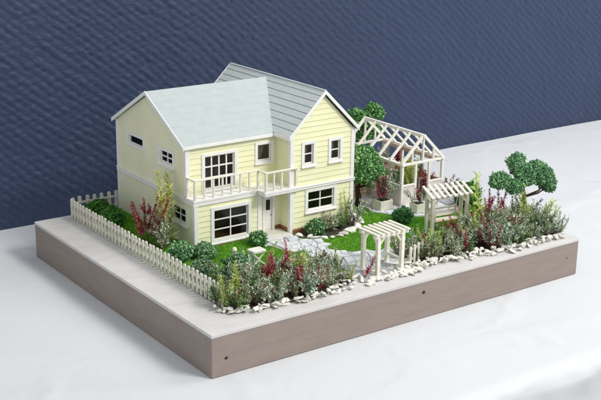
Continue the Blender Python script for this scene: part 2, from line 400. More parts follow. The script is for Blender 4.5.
def window(F, u0, u1, z0, z1, cols, rows, fw_=.42, sill=True, mull=.17, label=None, fz=None, proud=.2, curtain=False):
    """u0..z1 = outside of the trim; the opening is inside it"""
    fz = fz or fw_; mb = MB()
    iu0, iu1, iz0, iz1 = u0+fw_, u1-fw_, z0+fz, z1-fz
    F.box(mb, u0, iu0, z0, z1, -.02, proud); F.box(mb, iu1, u1, z0, z1, -.02, proud)
    F.box(mb, iu0, iu1, iz1, z1, -.02, proud-.004); F.box(mb, iu0, iu1, z0, iz0, -.02, proud-.004)
    fr = obj('window', mb, M['trim'], house, bevel=.03)
    if label: fr['label'] = label
    mb = MB(); s = .15
    F.box(mb, iu0, iu0+s, iz0, iz1, -.26, -.08); F.box(mb, iu1-s, iu1, iz0, iz1, -.26, -.08)
    F.box(mb, iu0+s, iu1-s, iz0, iz0+s, -.26, -.085); F.box(mb, iu0+s, iu1-s, iz1-s, iz1, -.26, -.085)
    for i in range(1, cols): c = iu0+(iu1-iu0)*i/cols; F.box(mb, c-mull/2, c+mull/2, iz0+s, iz1-s, -.25, -.09)
    for j in range(1, rows): c = iz0+(iz1-iz0)*j/rows; F.box(mb, iu0+s, iu1-s, c-mull/2, c+mull/2, -.24, -.095)
    obj('frame', mb, M['trim'], fr, bevel=.015)
    mb = MB(); F.box(mb, iu0, iu1, iz0, iz1, -.19, -.17); obj('pane', mb, M['glass'], fr)
    if sill:
        mb = MB(); F.box(mb, u0-.06, u1+.06, z0-.07, z0+.13, proud-.02, proud+.17); obj('sill', mb, M['trim'], fr, bevel=.03)
    if curtain:
        mb = MB(); n = 12
        vs = []
        for k in range(n+1):
            t = k/n; vs += [F.p(iu0+(iu1-iu0)*t*.45, iz0, -.6-.08*(k % 2)), F.p(iu0+(iu1-iu0)*t*.7, iz1, -.6-.08*(k % 2))]
        mb.add(vs, [(2*k, 2*k+2, 2*k+3, 2*k+1) for k in range(n)]); obj('curtain', mb, M['curtain'], fr)
    return (iu0, iu1, iz0, iz1)
def hole(u0, u1, z0, z1, f=.42, fz=None): fz = fz or f; return (u0+f, u1-f, z0+fz, z1-fz)

Ffl = Fr((12.9, YF, 0), (1, 0, 0), (0, -1, 0))                    # ground floor front
wins = [(2.45, 8.9, .36, 5.55)]
wall('wall', Ffl, 23.3-12.9, 0, Z1, [hole(*wins[0], .5)], M['siding'], .76)
window(Ffl, *wins[0], 2, 3, .5, label='tall six pane picture window beside the lawn')
Fup = Fr((12.9, YU, 0), (1, 0, 0), (0, -1, 0))                    # upper front behind the balcony
wins = [(2.35, 8.05, 7.05, 12.5), (10.9, 13.95, 9.8, 12.95)]
wall('wall', Fup, 27.3-12.9, Z1, ZE-.2, [hole(*wins[0], .5, .42), hole(*wins[1], .42)], M['siding'], .76)
window(Fup, *wins[0], 4, 3, .5, sill=False, fz=.42, mull=.2, label='wide french window of many panes opening on the balcony')
window(Fup, *wins[1], 1, 1, label='small single pane window over the porch', curtain=True)
Frg = Fr((27.3, YR, 0), (1, 0, 0), (0, -1, 0)); LR = 38.1-27.3    # right wing front gable
wl = (2.45, 7.95, 2.6, 6.1)
wall('wall', Frg, LR, 0, Z1, [hole(*wl, .48, .42)], M['siding'], .76)
window(Frg, *wl, 2, 2, .48, fz=.42, label='wide four pane window low on the gable wall')
wu = [(1.75, 4.2, 9.4, 13.05), (6.35, 8.85, 9.4, 13.0)]
wall('wall', Frg, LR, Z1, ZE, [hole(*q, .46, .42) for q in wu], M['siding'], .76, peak=19.3)
for q in wu: window(Frg, *q, 1, 2, .46, fz=.42, curtain=True)
Fdr = Fr((23.3, YD, 0), (1, 0, 0), (0, -1, 0))                    # porch wall with the door
wall('wall', Fdr, 4.0, 0, Z1, [(1.15, 2.85, .15, 5.3)], M['siding'], .76, th=.3)
Fps = Fr((23.3, YD, 0), (0, -1, 0), (1, 0, 0)); wall('wall', Fps, YD-YF, 0, Z1, [], M['siding'], .76, th=.3)
Frs = Fr((27.3, YB, 0), (0, -1, 0), (-1, 0, 0)); wall('wall', Frs, YB-YR, 0, ZE+.2, [], M['siding'], 0, th=.3)   # side of the right wing
Fle = Fr((12.9, YB, 0), (0, -1, 0), (-1, 0, 0))                   # left gable; u runs from the back to the front
wv = [(3.3, 8.35, 10.75, 12.65), (12.4, 16.75, 10.0, 12.5)]; wlo = (15.6, 20.1, 2.7, 5.45)
wall('wall', Fle, YB-YF, 0, Z1, [hole(*wlo, .42, .36)], M['panel'])
window(Fle, *wlo, 2, 2, .42, fz=.36, label='four pane window low on the left wall near the corner')
wall('wall', Fle, YB-YU, Z1, ZE, [hole(*wv[0], .36, .34), hole(*wv[1], .42)], M['panel'], 0, peak=19.15)
window(Fle, *wv[0], 1, 1, .36, sill=False, fz=.34, label='narrow slit window high on the left gable wall')
window(Fle, *wv[1], 2, 2, .42, label='four pane window high on the left gable wall')
Fri = Fr((38.1, YR, 0), (0, 1, 0), (1, 0, 0)); wall('wall', Fri, YB-YR, 0, ZE+.2, [], M['siding'], .76)
Fbk = Fr((38.1, YB, 0), (-1, 0, 0), (0, 1, 0)); wall('wall', Fbk, LR-.0, 0, ZE, [], M['panel'], 0, peak=19.3)
Fbl = Fr((27.3, YB, 0), (-1, 0, 0), (0, 1, 0)); wall('wall', Fbl, 14.4, 0, ZE+.2, [], M['panel'], 0)
# interior
mb = MB(); mb.box(13.3, 37.7, 28, 46.7, .02, .12); mb.box(13.3, 23, 25.7, 28, .02, .12); mb.box(27.7, 37.7, 24.1, 28, .02, .12)
obj('ground_floor', mb, M['floor'], house)
mb = MB(); mb.box(13.3, 37.7, 27.8, 46.7, 6.6, 6.9); mb.box(13.3, 23, 25.7, 27.8, 6.4, 6.55); mb.box(27.7, 37.7, 24.1, 27.8, 6.6, 6.9)
obj('upper_floor', mb, M['floor'], house)
mb = MB(); mb.box(13.3, 37.7, 32, 32.2, .12, 6.58); mb.box(13.3, 37.7, 32, 32.2, 6.92, 13.9); obj('partition', mb, M['inside'], house)
# corner boards, bands, plinth
t = .45
def cpost(x, y, sx, sy, z0, z1):      # L-shaped corner board around an outside corner
    mb = MB(); a, b = sorted((x, x+sx*t)); c, d = sorted((y-sy*.17, y)); mb.box(min(a, x-sx*.17), max(b, x-sx*.17), c, d, z0, z1)
    a, b = sorted((y, y+sy*t)); c, d = sorted((x-sx*.165, x)); mb.box(c, d, a, b, z0, z1)
    obj('corner_board', mb, M['trim'], house, bevel=.025)
cpost(12.9, YF, 1, 1, 0, 6.1); cpost(12.9, YU, 1, 1, 7.0, ZE); cpost(27.3, YR, 1, 1, 0, 6.25); cpost(27.3, YR, 1, 1, 6.72, ZE)
cpost(38.1, YR, -1, 1, 0, 6.25); cpost(38.1, YR, -1, 1, 6.72, ZE); cpost(12.9, YB, 1, -1, 0, 6.1); cpost(12.9, YB, 1, -1, 6.7, ZE); cpost(23.3, YF, -1, 1, 0, 6.1)
mb = MB()
Frg.box(mb, -.2, LR+.25, 6.25, 6.7, -.1, .3); Frg.box(mb, -.24, LR+.29, 6.58, 6.72, .3, .38)
obj('band_board', mb, M['trim'], house, bevel=.03)
mb = MB(); Fle.box(mb, -.2, YB-YF+.2, 6.1, 6.62, -.1, .24); Fle.box(mb, -.24, YB-YU-.1, 6.62, 6.72, -.1, .32); obj('band_board', mb, M['trim'], house, bevel=.03)
mb = MB(); Fri.box(mb, .0, YB-YR, 6.25, 6.7, -.1, .3); obj('band_board', mb, M['trim'], house, bevel=.03)
mb = MB(); z = .42
Ffl.box(mb, .35, 9.9, .02, .34, .0, .3); Frg.box(mb, .3, LR-.3, .02, z+.2, 0, .22); Fdr.box(mb, 3.1, 4.0, .02, z+.45, 0, .17); Frs.box(mb, YB-YD+.2, YB-YR-.5, .02, z+.4, 0, .16)
obj('plinth', mb, M['skirt'], house, bevel=.02)
# door
dr = obj('door', Fdr.box(MB(), 1.4, 2.62, .2, 5.1, -.22, -.1), M['trim'], house, bevel=.02)
mb = MB(); Fdr.box(mb, 1.0, 1.4, .15, 5.45, -.1, .17); Fdr.box(mb, 2.62, 3.0, .15, 5.45, -.1, .17); Fdr.box(mb, 1.4, 2.62, 5.1, 5.45, -.1, .166)
obj('door_frame', mb, M['trim'], house, bevel=.02)
mb = MB(); Fdr.box(mb, 1.68, 2.34, 3.25, 4.75, -.105, -.06); obj('pane', mb, mat('dark_glass', (.02, .015, .012), .15), dr)
mb = MB()
for (a, b) in ((.5, 1.5), (1.75, 2.9)): Fdr.box(mb, 1.65, 2.37, a, b, -.1, -.065)
obj('door_panel', mb, M['trim'], dr, bevel=.03)
mb = MB(); Fdr.box(mb, 2.46, 2.54, 2.4, 2.6, -.1, .04); obj('handle', mb, M['metal'], dr)
mb = MB(); mb.box(23.4, 27.1, 22.6, YD-.02, .15, .32); obj('porch_slab', mb, M['porch'], house, bevel=.04)
# balcony
bal = thing('balcony', (12.9, YU, 6.6), None, None); del_keys = []
bal.parent = house; bal.location = (Vector((12.9, YU, 6.6))-Vector(house['_o']))*S
mb = MB(); mb.box(12.62, 23.5, YF-.28, YU-.02, 6.62, 6.95); mb.box(23.5, 28.45, YR-.62, YU-.02, 6.617, 6.953)
mb.box(22.62, 23.5, YR-.62, YF-.28, 6.62, 6.95)
mb.box(12.6, 22.7, YF-.215, YF-.03, 6.08, 6.617); mb.box(22.7, 28.4, YR-.55, YR-.4, 6.3, 6.617); mb.box(22.7, 22.86, YR-.4, YF-.2, 6.3, 6.617)
mb.box(23.3, 27.1, YR-.4, YD, 6.5, 6.612)
obj('deck', mb, M['trim'], bal, bevel=.04)
RT = 9.62; pp = [(12.95, YU-.2), (12.95, YF-.05), (22.95, YF-.05), (22.95, YR-.4), (28.1, YR-.4), (28.1, YR-.15)]
mb = MB()
for a, b in zip(pp[:-1], pp[1:]):
    d = Vector((b[0]-a[0], b[1]-a[1], 0)).normalized()*.17
    mb.beam((a[0]-d.x, a[1]-d.y, RT), (b[0]+d.x, b[1]+d.y, RT+.002*d.x), .36, .2)
obj('handrail', mb, M['cream'], bal, bevel=.04)
def post(x, y, w_=.26):
    mb = MB(); mb.box(x-w_/2, x+w_/2, y-w_/2, y+w_/2, 6.95, RT-.1); obj('post', mb, M['cream'], bal, bevel=.03)
for a, b in zip(pp[:-1], pp[1:]):
    L = math.hypot(b[0]-a[0], b[1]-a[1]); n = max(1, round(L/1.35))
    if L < .5: post(b[0], b[1], .3); continue
    for k in range(n): post(a[0]+(b[0]-a[0])*k/n, a[1]+(b[1]-a[1])*k/n, .3 if k == 0 else .24)

# roofs -------------------------------------------------------
def slab(mb, p0, p1, p2, p3, th):      # top face corners, extruded down along its normal
    P = [Vector(q) for q in (p0, p1, p2, p3)]; n = (P[1]-P[0]).cross(P[2]-P[1]).normalized()
    if n.z < 0: n = -n
    B = [q-n*th for q in P]
    c = (P[1]-P[0]).cross(P[2]-P[1])
    if c.z > 0: mb.hexa(B+P)
    else: mb.hexa(list(reversed(B))+list(reversed(P)))
yr = (YU+YB)/2; zr = 19.62; xr = (27.3+38.1)/2; zrr = 19.95
sl = (zr-13.95)/(yr-YU+.45)                     # left wing pitch
slr = (zrr-14.05)/(xr-27.3+.65)                 # right wing pitch
def xval(z): return xr-(zrr-z)/slr              # where the right wing's left slope has height z
zl = zr-sl*(yr-(YU-.45)); yfe = YU-.45; ybe = YB+.45
mb = MB()
for k in range(9):
    za, zb = zl+(zr-zl)*(k+.0006)/9, zl+(zr-zl)*(k+1)/9; ya, yb = yfe+(yr-yfe)*(k+.0006)/9, yfe+(yr-yfe)*(k+1)/9
    slab(mb, (12.35, ya, za+.005), (xval(za), ya, za+.005), (xval(zb), yb, zb), (12.35, yb, zb), .22)
slab(mb, (12.35, yr, zr), (xval(zr), yr, zr), (xval(zl), ybe, zl), (12.35, ybe, zl), .22)
obj('roof', mb, M['roof'], house, bevel=.03)['label'] = 'smooth pale blue roof of the wide wing'
mb = MB(); e = .06; n_ = Vector((0, -sl, 1)).normalized()
def barge(mb, x0, x1, ya, yb, za, zb, w=.5):     # barge board following a slope in the y-z plane
    mb.hexa([(x0, ya, za-w), (x1, ya, za-w), (x1, yb, zb-w), (x0, yb, zb-w), (x0, ya, za+.02), (x1, ya, za+.02), (x1, yb, zb+.02), (x0, yb, zb+.02)])
barge(mb, 12.2, 12.35, yfe-.06, yr, zl-.03, zr+.03); 
mb.hexa([(12.2, yr, zr-.47), (12.35, yr, zr-.47), (12.35, ybe+.06, zl-.55), (12.2, ybe+.06, zl-.55), (12.2, yr, zr+.05), (12.35, yr, zr+.05), (12.35, ybe+.06, zl), (12.2, ybe+.06, zl)])
mb.box(12.35, xval(zl)+.0, yfe-.1, yfe-.003, zl-.42, zl+.015)
obj('fascia', mb, M['trim'], house, bevel=.02)
# right wing: grooved planks, each row a board
rt_ = MB(); und = MB(); yf2, yb2 = YR-.45, YB+.45; NR = 8
for s_ in (-1, 1):
    xe = xr+s_*(xr-27.3+.65); ze = 14.05
    for k in range(NR):
        a, b = k/NR+.007, (k+1)/NR-.0
        pa = (xe+(xr-xe)*a, ze+(zrr-ze)*a); pb = (xe+(xr-xe)*b, ze+(zrr-ze)*b)
        lift = .035
        if s_ < 0: slab(rt_, (pa[0], yf2, pa[1]+lift), (pa[0], yb2, pa[1]+lift), (pb[0], yb2, pb[1]), (pb[0], yf2, pb[1]), .12)
        else: slab(rt_, (pa[0], yf2, pa[1]+lift), (pb[0], yf2, pb[1]), (pb[0], yb2, pb[1]), (pa[0], yb2, pa[1]+lift), .12)
    und_z = .13
    if s_ < 0: slab(und, (xe, yf2, ze-und_z), (xe, yb2, ze-und_z), (xr, yb2, zrr-und_z), (xr, yf2, zrr-und_z), .16)
    else: slab(und, (xe, yf2, ze-und_z), (xr, yf2, zrr-und_z), (xr, yb2, zrr-und_z), (xe, yb2, ze-und_z), .16)
ro = obj('roof', rt_, M['roof_plank'], house, bevel=.015); ro['label'] = 'blue grey planked roof of the front gabled wing'
obj('roof_underlay', und, M['groove'], ro)
mb = MB()
for s_ in (-1, 1):
    xe = xr+s_*(xr-27.3+.65); ze = 14.05
    q = [(xe, ze-.5), (xr, zrr-.5), (xr, zrr+.08), (xe, ze+.1)]
    for (ya, yb) in ((yf2-.16, yf2), (yb2, yb2+.16)):
        f_ = [(x, ya, z) for x, z in q]; b_ = [(x, yb, z) for x, z in q]
        if s_ < 0: mb.hexa([f_[0], f_[1], b_[1], b_[0], f_[3], f_[2], b_[2], b_[3]])
        else: mb.hexa([f_[1], f_[0], b_[0], b_[1], f_[2], f_[3], b_[3], b_[2]])
    xo = xe+s_*.1; a, b = sorted((xe, xo)); mb.box(a, b, yf2 if s_ > 0 else yf2, yb2 if s_ > 0 else YU-.6, ze-.42, ze+.06)
obj('fascia', mb, M['trim'], house, bevel=.02)
mb = MB(); mb.beam((xr, yf2, zrr+.03), (xr, yb2, zrr+.03), .3, .12); obj('ridge_cap', mb, M['roof_plank'], house, bevel=.04)

# ------------------------------------------------------------ picket fences
def fence(name, A, B, label, h=2.9, n=None, m='fence', first_post=True, inner=1, group=None):
    A = Vector((*A, 0)); B = Vector((*B, 0)); L = (B-A).length; d = (B-A)/L; nn = Vector((-d.y, d.x, 0))*inner
    t = thing(name, tuple(A), label, 'fence', group); rnd = random.Random(int(L*10))
    for z in (.75, 2.05):
        mb = MB(); mb.beam(A+nn*.16+Vector((0, 0, z)), B+nn*.16+Vector((0, 0, z)), .13, .3); obj('rail', mb, M[m], t, bevel=.02)
    n = n or int(L/1.0)
    for k in range(n+1):
        p = A+d*(L*k/n+rnd.uniform(-.05, .05)); wd = .27; hh = h+rnd.uniform(-.1, .08); a = d*wd; b = nn*.09; lean = d*rnd.uniform(-.06, .06)
        z = Vector((0, 0, 1)); q = []
        for s2 in (-1, 1): q += [p-a+b*s2+z*.08, p+a+b*s2+z*.08, p+a*.95+b*s2+z*(hh-.14)+lean, p+a*.6+b*s2+z*hh+lean, p-a*.6+b*s2+z*hh+lean, p-a*.95+b*s2+z*(hh-.14)+lean]
        mb = MB().add(q, [(0, 1, 2, 3, 4, 5), (11, 10, 9, 8, 7, 6)]+[(i+6, (i+1) % 6+6, (i+1) % 6, i) for i in range(6)])
        obj('picket', mb, M[m], t, bevel=.02)
    return t
fence('picket_fence', (5.15, 47.0), (5.25, 6.1), 'long cream picket fence running along the left edge of the base', inner=1, n=42)
fence('picket_fence', (5.6, 47.6), (12.6, 47.6), 'short cream picket fence behind the round bushes at the rear left corner', inner=-1, n=6)
fence('picket_fence', (58.6, 40), (58.6, 22.5), 'pale picket fence along the right edge beyond the greenhouse', inner=-1, n=15)
fence('picket_fence', (33.0, 4.7), (37.4, 6.6), 'low cream gate fence right of the small pergola', h=2.6, n=4)

# ------------------------------------------------------------ greenhouse frame
GX0, GX1, GY0, GY1 = 48.3, 56.3, 24.6, 38.6; GE, GR = 6.45, 10.6; gx = (GX0+GX1)/2
gh = thing('greenhouse', (GX0, GY0, .1), 'open ivory timber greenhouse frame with bare rafters and low boarded walls', 'greenhouse')
def gp(name, *beams, m='ghwood', bv=.03):
    mb = MB()
    for b in beams: mb.beam(*b)
    return obj(name, mb, M[m], gh, bevel=bv)
pw = .42
for x in (GX0, GX1):
    for y in ((GY0, 29.3, 34, GY1) if x == GX0 else (GY0, 29.3, 34, GY1)): gp('post', ((x, y, .1), (x, y, GE), pw, pw))
for x in (gx-1.35, gx+1.35): gp('post', ((x, GY0, .1), (x, GY0, GE), .38, .34))
for x in (gx-1.35, gx+1.35): gp('post', ((x, GY1, .1), (x, GY1, GE), .38, .34))
gp('eave_beam', ((GX0, GY0-.35, GE+.2), (GX0, GY1+.3, GE+.2), .55, .4)); gp('eave_beam', ((GX1, GY0-.35, GE+.2), (GX1, GY1+.3, GE+.2), .5, .4)); gp('wall_plate', ((GX1-.42, GY0+.3, GE-.1), (GX1-.42, GY1-.3, GE-.1), .3, .6), m='rose')
for y in (GY0, GY1): gp('tie_beam', ((GX0+.2, y, GE+.18), (GX1-.2, y, GE+.18), .36, .36))
gp('ridge_beam', ((gx, GY0-.35, GR), (gx, GY1+.3, GR), .42, .5))
for k in range(6):
    y = GY0+.02+(GY1-GY0-.04)*k/5; wd = .42 if k in (0, 5) else .32
    for x in (GX0, GX1): gp('rafter', ((x, y, GE+.45), (gx+(-.1 if x < gx else .1), y, GR+.05), wd, .36, (0, 1, 0)))
for y in (GY0, GY1):
    gp('king_post', ((gx, y, GE+.36), (gx, y, GR-.2), .28, .3)); gp('stud', ((gx+2.1, y, GE+.36), (gx+2.1, y, GE+2.25), .26, .28)); gp('stud', ((gx-2.1, y, GE+.36), (gx-2.1, y, GE+2.25), .26, .28))
def panel(x0, x1, y0, y1, z1=3.25):
    mb = MB(); mb.box(x0, x1, y0, y1, .12, z1); o = obj('boarded_wall', mb, M['knee'], gh, bevel=.03)
    mb = MB(); mb.box(x0-.1, x1+.1, y0-.1, y1+.1, z1, z1+.22); obj('capping', mb, M['ghwood'], o, bevel=.03)
panel(GX0+.22, gx-1.55, GY0-.1, GY0+.1); panel(gx+1.55, GX1-.22, GY0-.1, GY0+.1)
panel(GX0-.1, GX0+.1, GY0+.22, 29.1); panel(GX0-.1, GX0+.1, 29.5, 33.8); panel(GX0-.1, GX0+.1, 34.2, GY1-.2)
panel(GX1-.1, GX1+.1, GY0+.22, GY1-.2); panel(GX0+.22, GX1-.22, GY1-.1, GY1+.1)
bn = thing('plant_bench', (54.4, 31, .14), 'rosy wooden staging bench with pots on it inside the greenhouse', 'bench')
for k in range(4): mb = MB(); mb.box(53.9+k*.5, 54.3+k*.5, 27, 38.1, 2.9, 3.1); obj('slat', mb, M['rose'], bn, bevel=.02)
for (x, y) in ((54, 27.2), (55.6, 27.2), (54, 37.8), (55.6, 37.8)): mb = MB(); mb.beam((x, y, .14), (x, y, 2.9), .3, .3); obj('leg', mb, M['rose'], bn)
bn = thing('plant_bench', (50, 36.5, .14), 'yellowish wooden bench by the back wall inside the greenhouse', 'bench')
for k in range(3): mb = MB(); mb.box(48.8, 53, 36.2+k*.6, 36.7+k*.6, 3.4, 3.6); obj('slat', mb, M['bench'], bn, bevel=.02)
for (x, y) in ((49, 36.4), (52.8, 36.4), (49, 37.6), (52.8, 37.6)): mb = MB(); mb.beam((x, y, .14), (x, y, 3.4), .3, .3); obj('leg', mb, M['bench'], bn)
mb = MB(); tr = thing('wooden_crate', (45.6, 33.0, .14), 'yellow wooden crate behind the tree left of the greenhouse', 'crate')
for k in range(4):
    for (x0, x1, y0, y1) in ((44.9, 47.3, 31.6, 31.75), (44.9, 47.3, 34.2, 34.35), (44.9, 45.05, 31.75, 34.2), (47.15, 47.3, 31.75, 34.2)): mb.box(x0, x1, y0, y1, .2+k*.65, .75+k*.65)
obj('side_slats', mb, M['bench'], tr, bevel=.02); mb = MB(); mb.box(45.05, 47.15, 31.75, 34.2, 1.8, 2.2); obj('soil_fill', mb, M['soil'], tr)

# ------------------------------------------------------------ small pergola on the path
X0, X1, Y0, Y1, PT = 27.15, 31.1, 4.25, 7.2, 5.0
pg = thing('pergola', (29.1, 5.7, .14), 'small cream slatted pergola standing over the garden path at the front edge', 'pergola')
def part(parent, name, beams, m='cream', bv=.035):
    mb = MB()
    for b in beams: mb.beam(*b)
    return obj(name, mb, M[m], parent, bevel=bv)
for (x, y) in ((X0, Y0), (X1, Y0), (X0, Y1), (X1, Y1)): part(pg, 'leg', [((x, y, .14), (x, y, PT), .5, .5)])
for y in (Y0, Y1): part(pg, 'beam', [((X0-.65, y, PT+.24), (X1+.9, y, PT+.24), .34, .48)])
for k in range(7):
    x = X0-.45+(X1-X0+1.1)*k/6; part(pg, 'slat', [((x, Y0-.55, PT+.58), (x, Y1+.6, PT+.58), .42, .2)])
for x in (X0, X1): part(pg, 'side_rail', [((x, Y0+.25, 1.5), (x, Y1-.25, 1.5), .22, .3)]) if x == X1 else None
for y in (Y0, Y1):
    part(pg, 'brace', [((X0+.2, y, PT-.95), (X0+1.0, y, PT+.02), .2, .22)]); part(pg, 'brace', [((X1-.2, y, PT-.95), (X1-1.0, y, PT+.02), .2, .22)])
for x in (X0, X1): part(pg, 'brace', [((x, Y0+.2, PT-.95), (x, Y0+1.0, PT+.02), .2, .22)])

# ------------------------------------------------------------ garden swing under a slanted slatted roof
sw = thing('garden_swing_arbour', (43.6, 12.4, .1), 'weathered cream arbour with slanted slat roof holding a hanging bench on the lawn', 'arbour', rz=R(-9))
sw['_o'] = (0, 0, 0)
def sp(name, beams, m='swing', parent=sw, bv=.03): return part(parent, name, beams, m, bv)
W2, DP = 5.7, 1.5
for x in (0, W2):
    sp('post', [((x, 0, 0), (x, 0, 5.05), .5, .42)]); sp('post', [((x, DP, 0), (x, DP, 5.6), .45, .4)])
    sp('side_brace', [((x, .2, 4.3), (x, DP-.1, 5.0), .18, .25)])
sp('beam', [((-.4, 0, 5.3), (W2+.6, 0, 5.3), .34, .42)]); sp('beam', [((-.4, DP, 5.95), (W2+.6, DP, 5.95), .34, .42)])
for k in range(8):
    x = -.3+(W2+.8)*k/7; sp('slat', [((x, -.55, 5.38), (x, DP+.75, 6.5), .4, .2)], 'cream')
for x in (0, W2): sp('brace', [((x+(.2 if x == 0 else -.2), 0, 4.2), (x+(1.0 if x == 0 else -1.0), 0, 5.1), .2, .22)])
sb = thing('swing_bench', (44.4, 12.9, 1.5), 'pale wooden bench hanging on cords under the slatted arbour', 'swing', rz=R(-9)); sb['_o'] = (0, 0, 0)
for k in range(3): sp('seat_slat', [((.1, -.1+k*.5, .25), (4.3, -.1+k*.5, .25), .36, .14)], 'bench' if k == 0 else 'cream', sb)
for k in range(3): sp('back_slat', [((.1, 1.15+k*.12, .7+k*.45), (4.3, 1.15+k*.12, .7+k*.45), .12, .3)], 'cream', sb)
for x in (.0, 4.4):
    sp('arm', [((x, -.3, .95), (x, 1.3, .95), .22, .16)], 'bench', sb); sp('arm_post', [((x, -.2, .2), (x, -.2, .9), .18, .18)], 'bench', sb); sp('arm_post', [((x, 1.1, .1), (x, 1.45, 1.9), .18, .18)], 'bench', sb)
    xx = x+(.25 if x == 0 else .1)
    mb = MB(); mb.tube([(x, -.2, .95), (xx, -.45, 3.7)], .05); obj('cord', mb, M['cream'], sb)
    mb = MB(); mb.tube([(x, 1.2, .95), (xx, .95, 4.3)], .05); obj('cord', mb, M['cream'], sb)

# ------------------------------------------------------------ stool, ornament, planters
st = thing('garden_stool', (16.4, 15.9, .1), 'small white square topped stool with crossed legs on the lawn', 'stool'); st['_o'] = (16.4, 15.9, 0)
mb = MB(); mb.box(15.5, 17.5, 15.1, 16.7, 1.75, 2.15); obj('seat', mb, M['stone'], st, bevel=.1)
for y in (15.35, 16.45):
    for (a, b) in ((15.6, 17.4), (17.4, 15.6)):
        mb = MB(); mb.beam((a, y, .05), (b, y+(.04 if a < b else -.04), 1.78), .2, .2, (0, 1, 0)); obj('leg', mb, M['cream'], st, bevel=.03)
pn = thing('garden_post', (14.6, 18.2, .05), 'little cream post with a round cap on the grass under the picture window', 'post')
mb = MB(); mb.beam((14.6, 18.2, .05), (14.6, 18.2, 1.6), .42, .42); obj('shaft', mb, M['cream'], pn, bevel=.05)
mb = MB(); mb.tube([(14.6, 18.2, 1.6), (14.6, 18.2, 1.8), (14.6, 18.2, 2.1), (14.6, 18.2, 2.25)], [.3, .36, .25, .05], 10); obj('cap', mb, M['cream'], pn, smooth=True)

def planter(cx, cy, wx, wy, h, label, rz=0):
    t = thing('planter_box', (cx, cy, .3), label, 'planter', rz=rz); t['_o'] = (0, 0, 0); mb = MB(); b = .18
    mb.box(-wx/2, wx/2, -wy/2, -wy/2+b, 0, h); mb.box(-wx/2, wx/2, wy/2-b, wy/2, 0, h); mb.box(-wx/2, -wx/2+b, -wy/2+b, wy/2-b, 0, h); mb.box(wx/2-b, wx/2, -wy/2+b, wy/2-b, 0, h)
    obj('box', mb, M['planter'], t, bevel=.03)
    mb = MB(); mb.box(-wx/2+b, wx/2-b, -wy/2+b, wy/2-b, .1, h-.25); obj('soil_fill', mb, M['soil'], t)
planter(45.3, 25.3, 2.3, 2.0, 1.4, 'square cream planter box at the left corner of the greenhouse')
planter(48.8, 21.3, 1.9, 1.7, 1.3, 'square cream planter box in front of the greenhouse wall')

# ------------------------------------------------------------ white stones
def stone_mesh(seed):
    import bmesh
    rnd = random.Random(seed); bm = bmesh.new()
    for k in range(13):
        v = Vector((rnd.gauss(0, 1), rnd.gauss(0, 1), rnd.gauss(0, 1))).normalized()
        v = Vector((v.x*.62*rnd.uniform(.8, 1.15), v.y*.42*rnd.uniform(.8, 1.15), v.z*.2*rnd.uniform(.8, 1.1))); bm.verts.new(v*S)
    r = bmesh.ops.convex_hull(bm, input=bm.verts); bmesh.ops.delete(bm, geom=[g for g in r['geom_interior'] if isinstance(g, bmesh.types.BMVert)], context='VERTS')
    bmesh.ops.bevel(bm, geom=list(bm.edges), offset=.00035, segments=1, affect='EDGES')
    me = bpy.data.meshes.new('stone'); bm.to_mesh(me); bm.free(); me.materials.append(M['stone']); return me
SM = [stone_mesh(k) for k in range(12)]; rs = random.Random(77); NST = 0
def stone(x, y, z, s, label, group):
    global NST
    o = bpy.data.objects.new('stone', SM[rs.randrange(12)]); COL.objects.link(o); o.location = Vector((x, y, z))*S
    o.rotation_euler = (rs.uniform(-.45, .45), rs.uniform(-.45, .45), rs.uniform(0, 6.28)); o.scale = (s*rs.uniform(.8, 1.25), s*rs.uniform(.8, 1.25), s*rs.uniform(.8, 1.4))
    tag(o, label, 'stone', group); NST += 1
def row(pts, step, size, jit, label, group, layers=1):
    for (a, b) in zip(pts[:-1], pts[1:]):
        L = math.hypot(b[0]-a[0], b[1]-a[1]); n = max(1, int(L/step))
        for k in range(n):
            for l in range(layers):
                t = (k+rs.random()*.6)/n; x = a[0]+(b[0]-a[0])*t+rs.gauss(0, jit*.4); y = a[1]+(b[1]-a[1])*t+rs.gauss(0, jit)
                stone(x, y, .28+l*.3, size*rs.uniform(.7, 1.25), label, group)
row([(4.1, 5.2), (4.4, 4.5), (6, 3.7), (10, 2.8), (15, 2.6), (19, 2.8), (23.2, 3.6)], .58, .92, .40, 'angular white marble chip edging the flower bed at the front left corner side', 'white stones edging the left flower bed', 2)
row([(32.6, 4.6), (35.5, 3.6), (41, 2.7), (48, 2.0), (54, 1.7), (58.7, 1.9)], .48, .92, .5, 'angular white marble chip edging the flower bed right of the small pergola', 'white stones edging the right flower bed', 2)
row([(58.9, 2.2), (59.2, 7), (59.2, 12)], 1.2, 1.1, .2, 'angular white marble chip at the right end of the base', 'white stones along the right end of the base')
row([(27.6, 22.0), (30.0, 19.3), (34, 19.3), (38, 21.0)], 1.0, 1.45, .2, 'white rock in the border below the gable wall of the house', 'white rocks edging the border by the house')
row([(38, 21.2), (39.8, 24.5), (40.0, 28)], 1.2, 1.4, .2, 'white rock edging the shaded strip beside the house corner', 'white rocks by the house corner')
for k in range(66):
    x = rs.uniform(24.0, 33.4); y = rs.uniform(2.3, 6.6)
    if k % 3 == 0: y = rs.uniform(2.0, 3.6)
    stone(x, y, .2, rs.uniform(.8, 1.25), 'rounded white pebble lying on the ground under the small pergola', 'white pebbles under the small pergola')

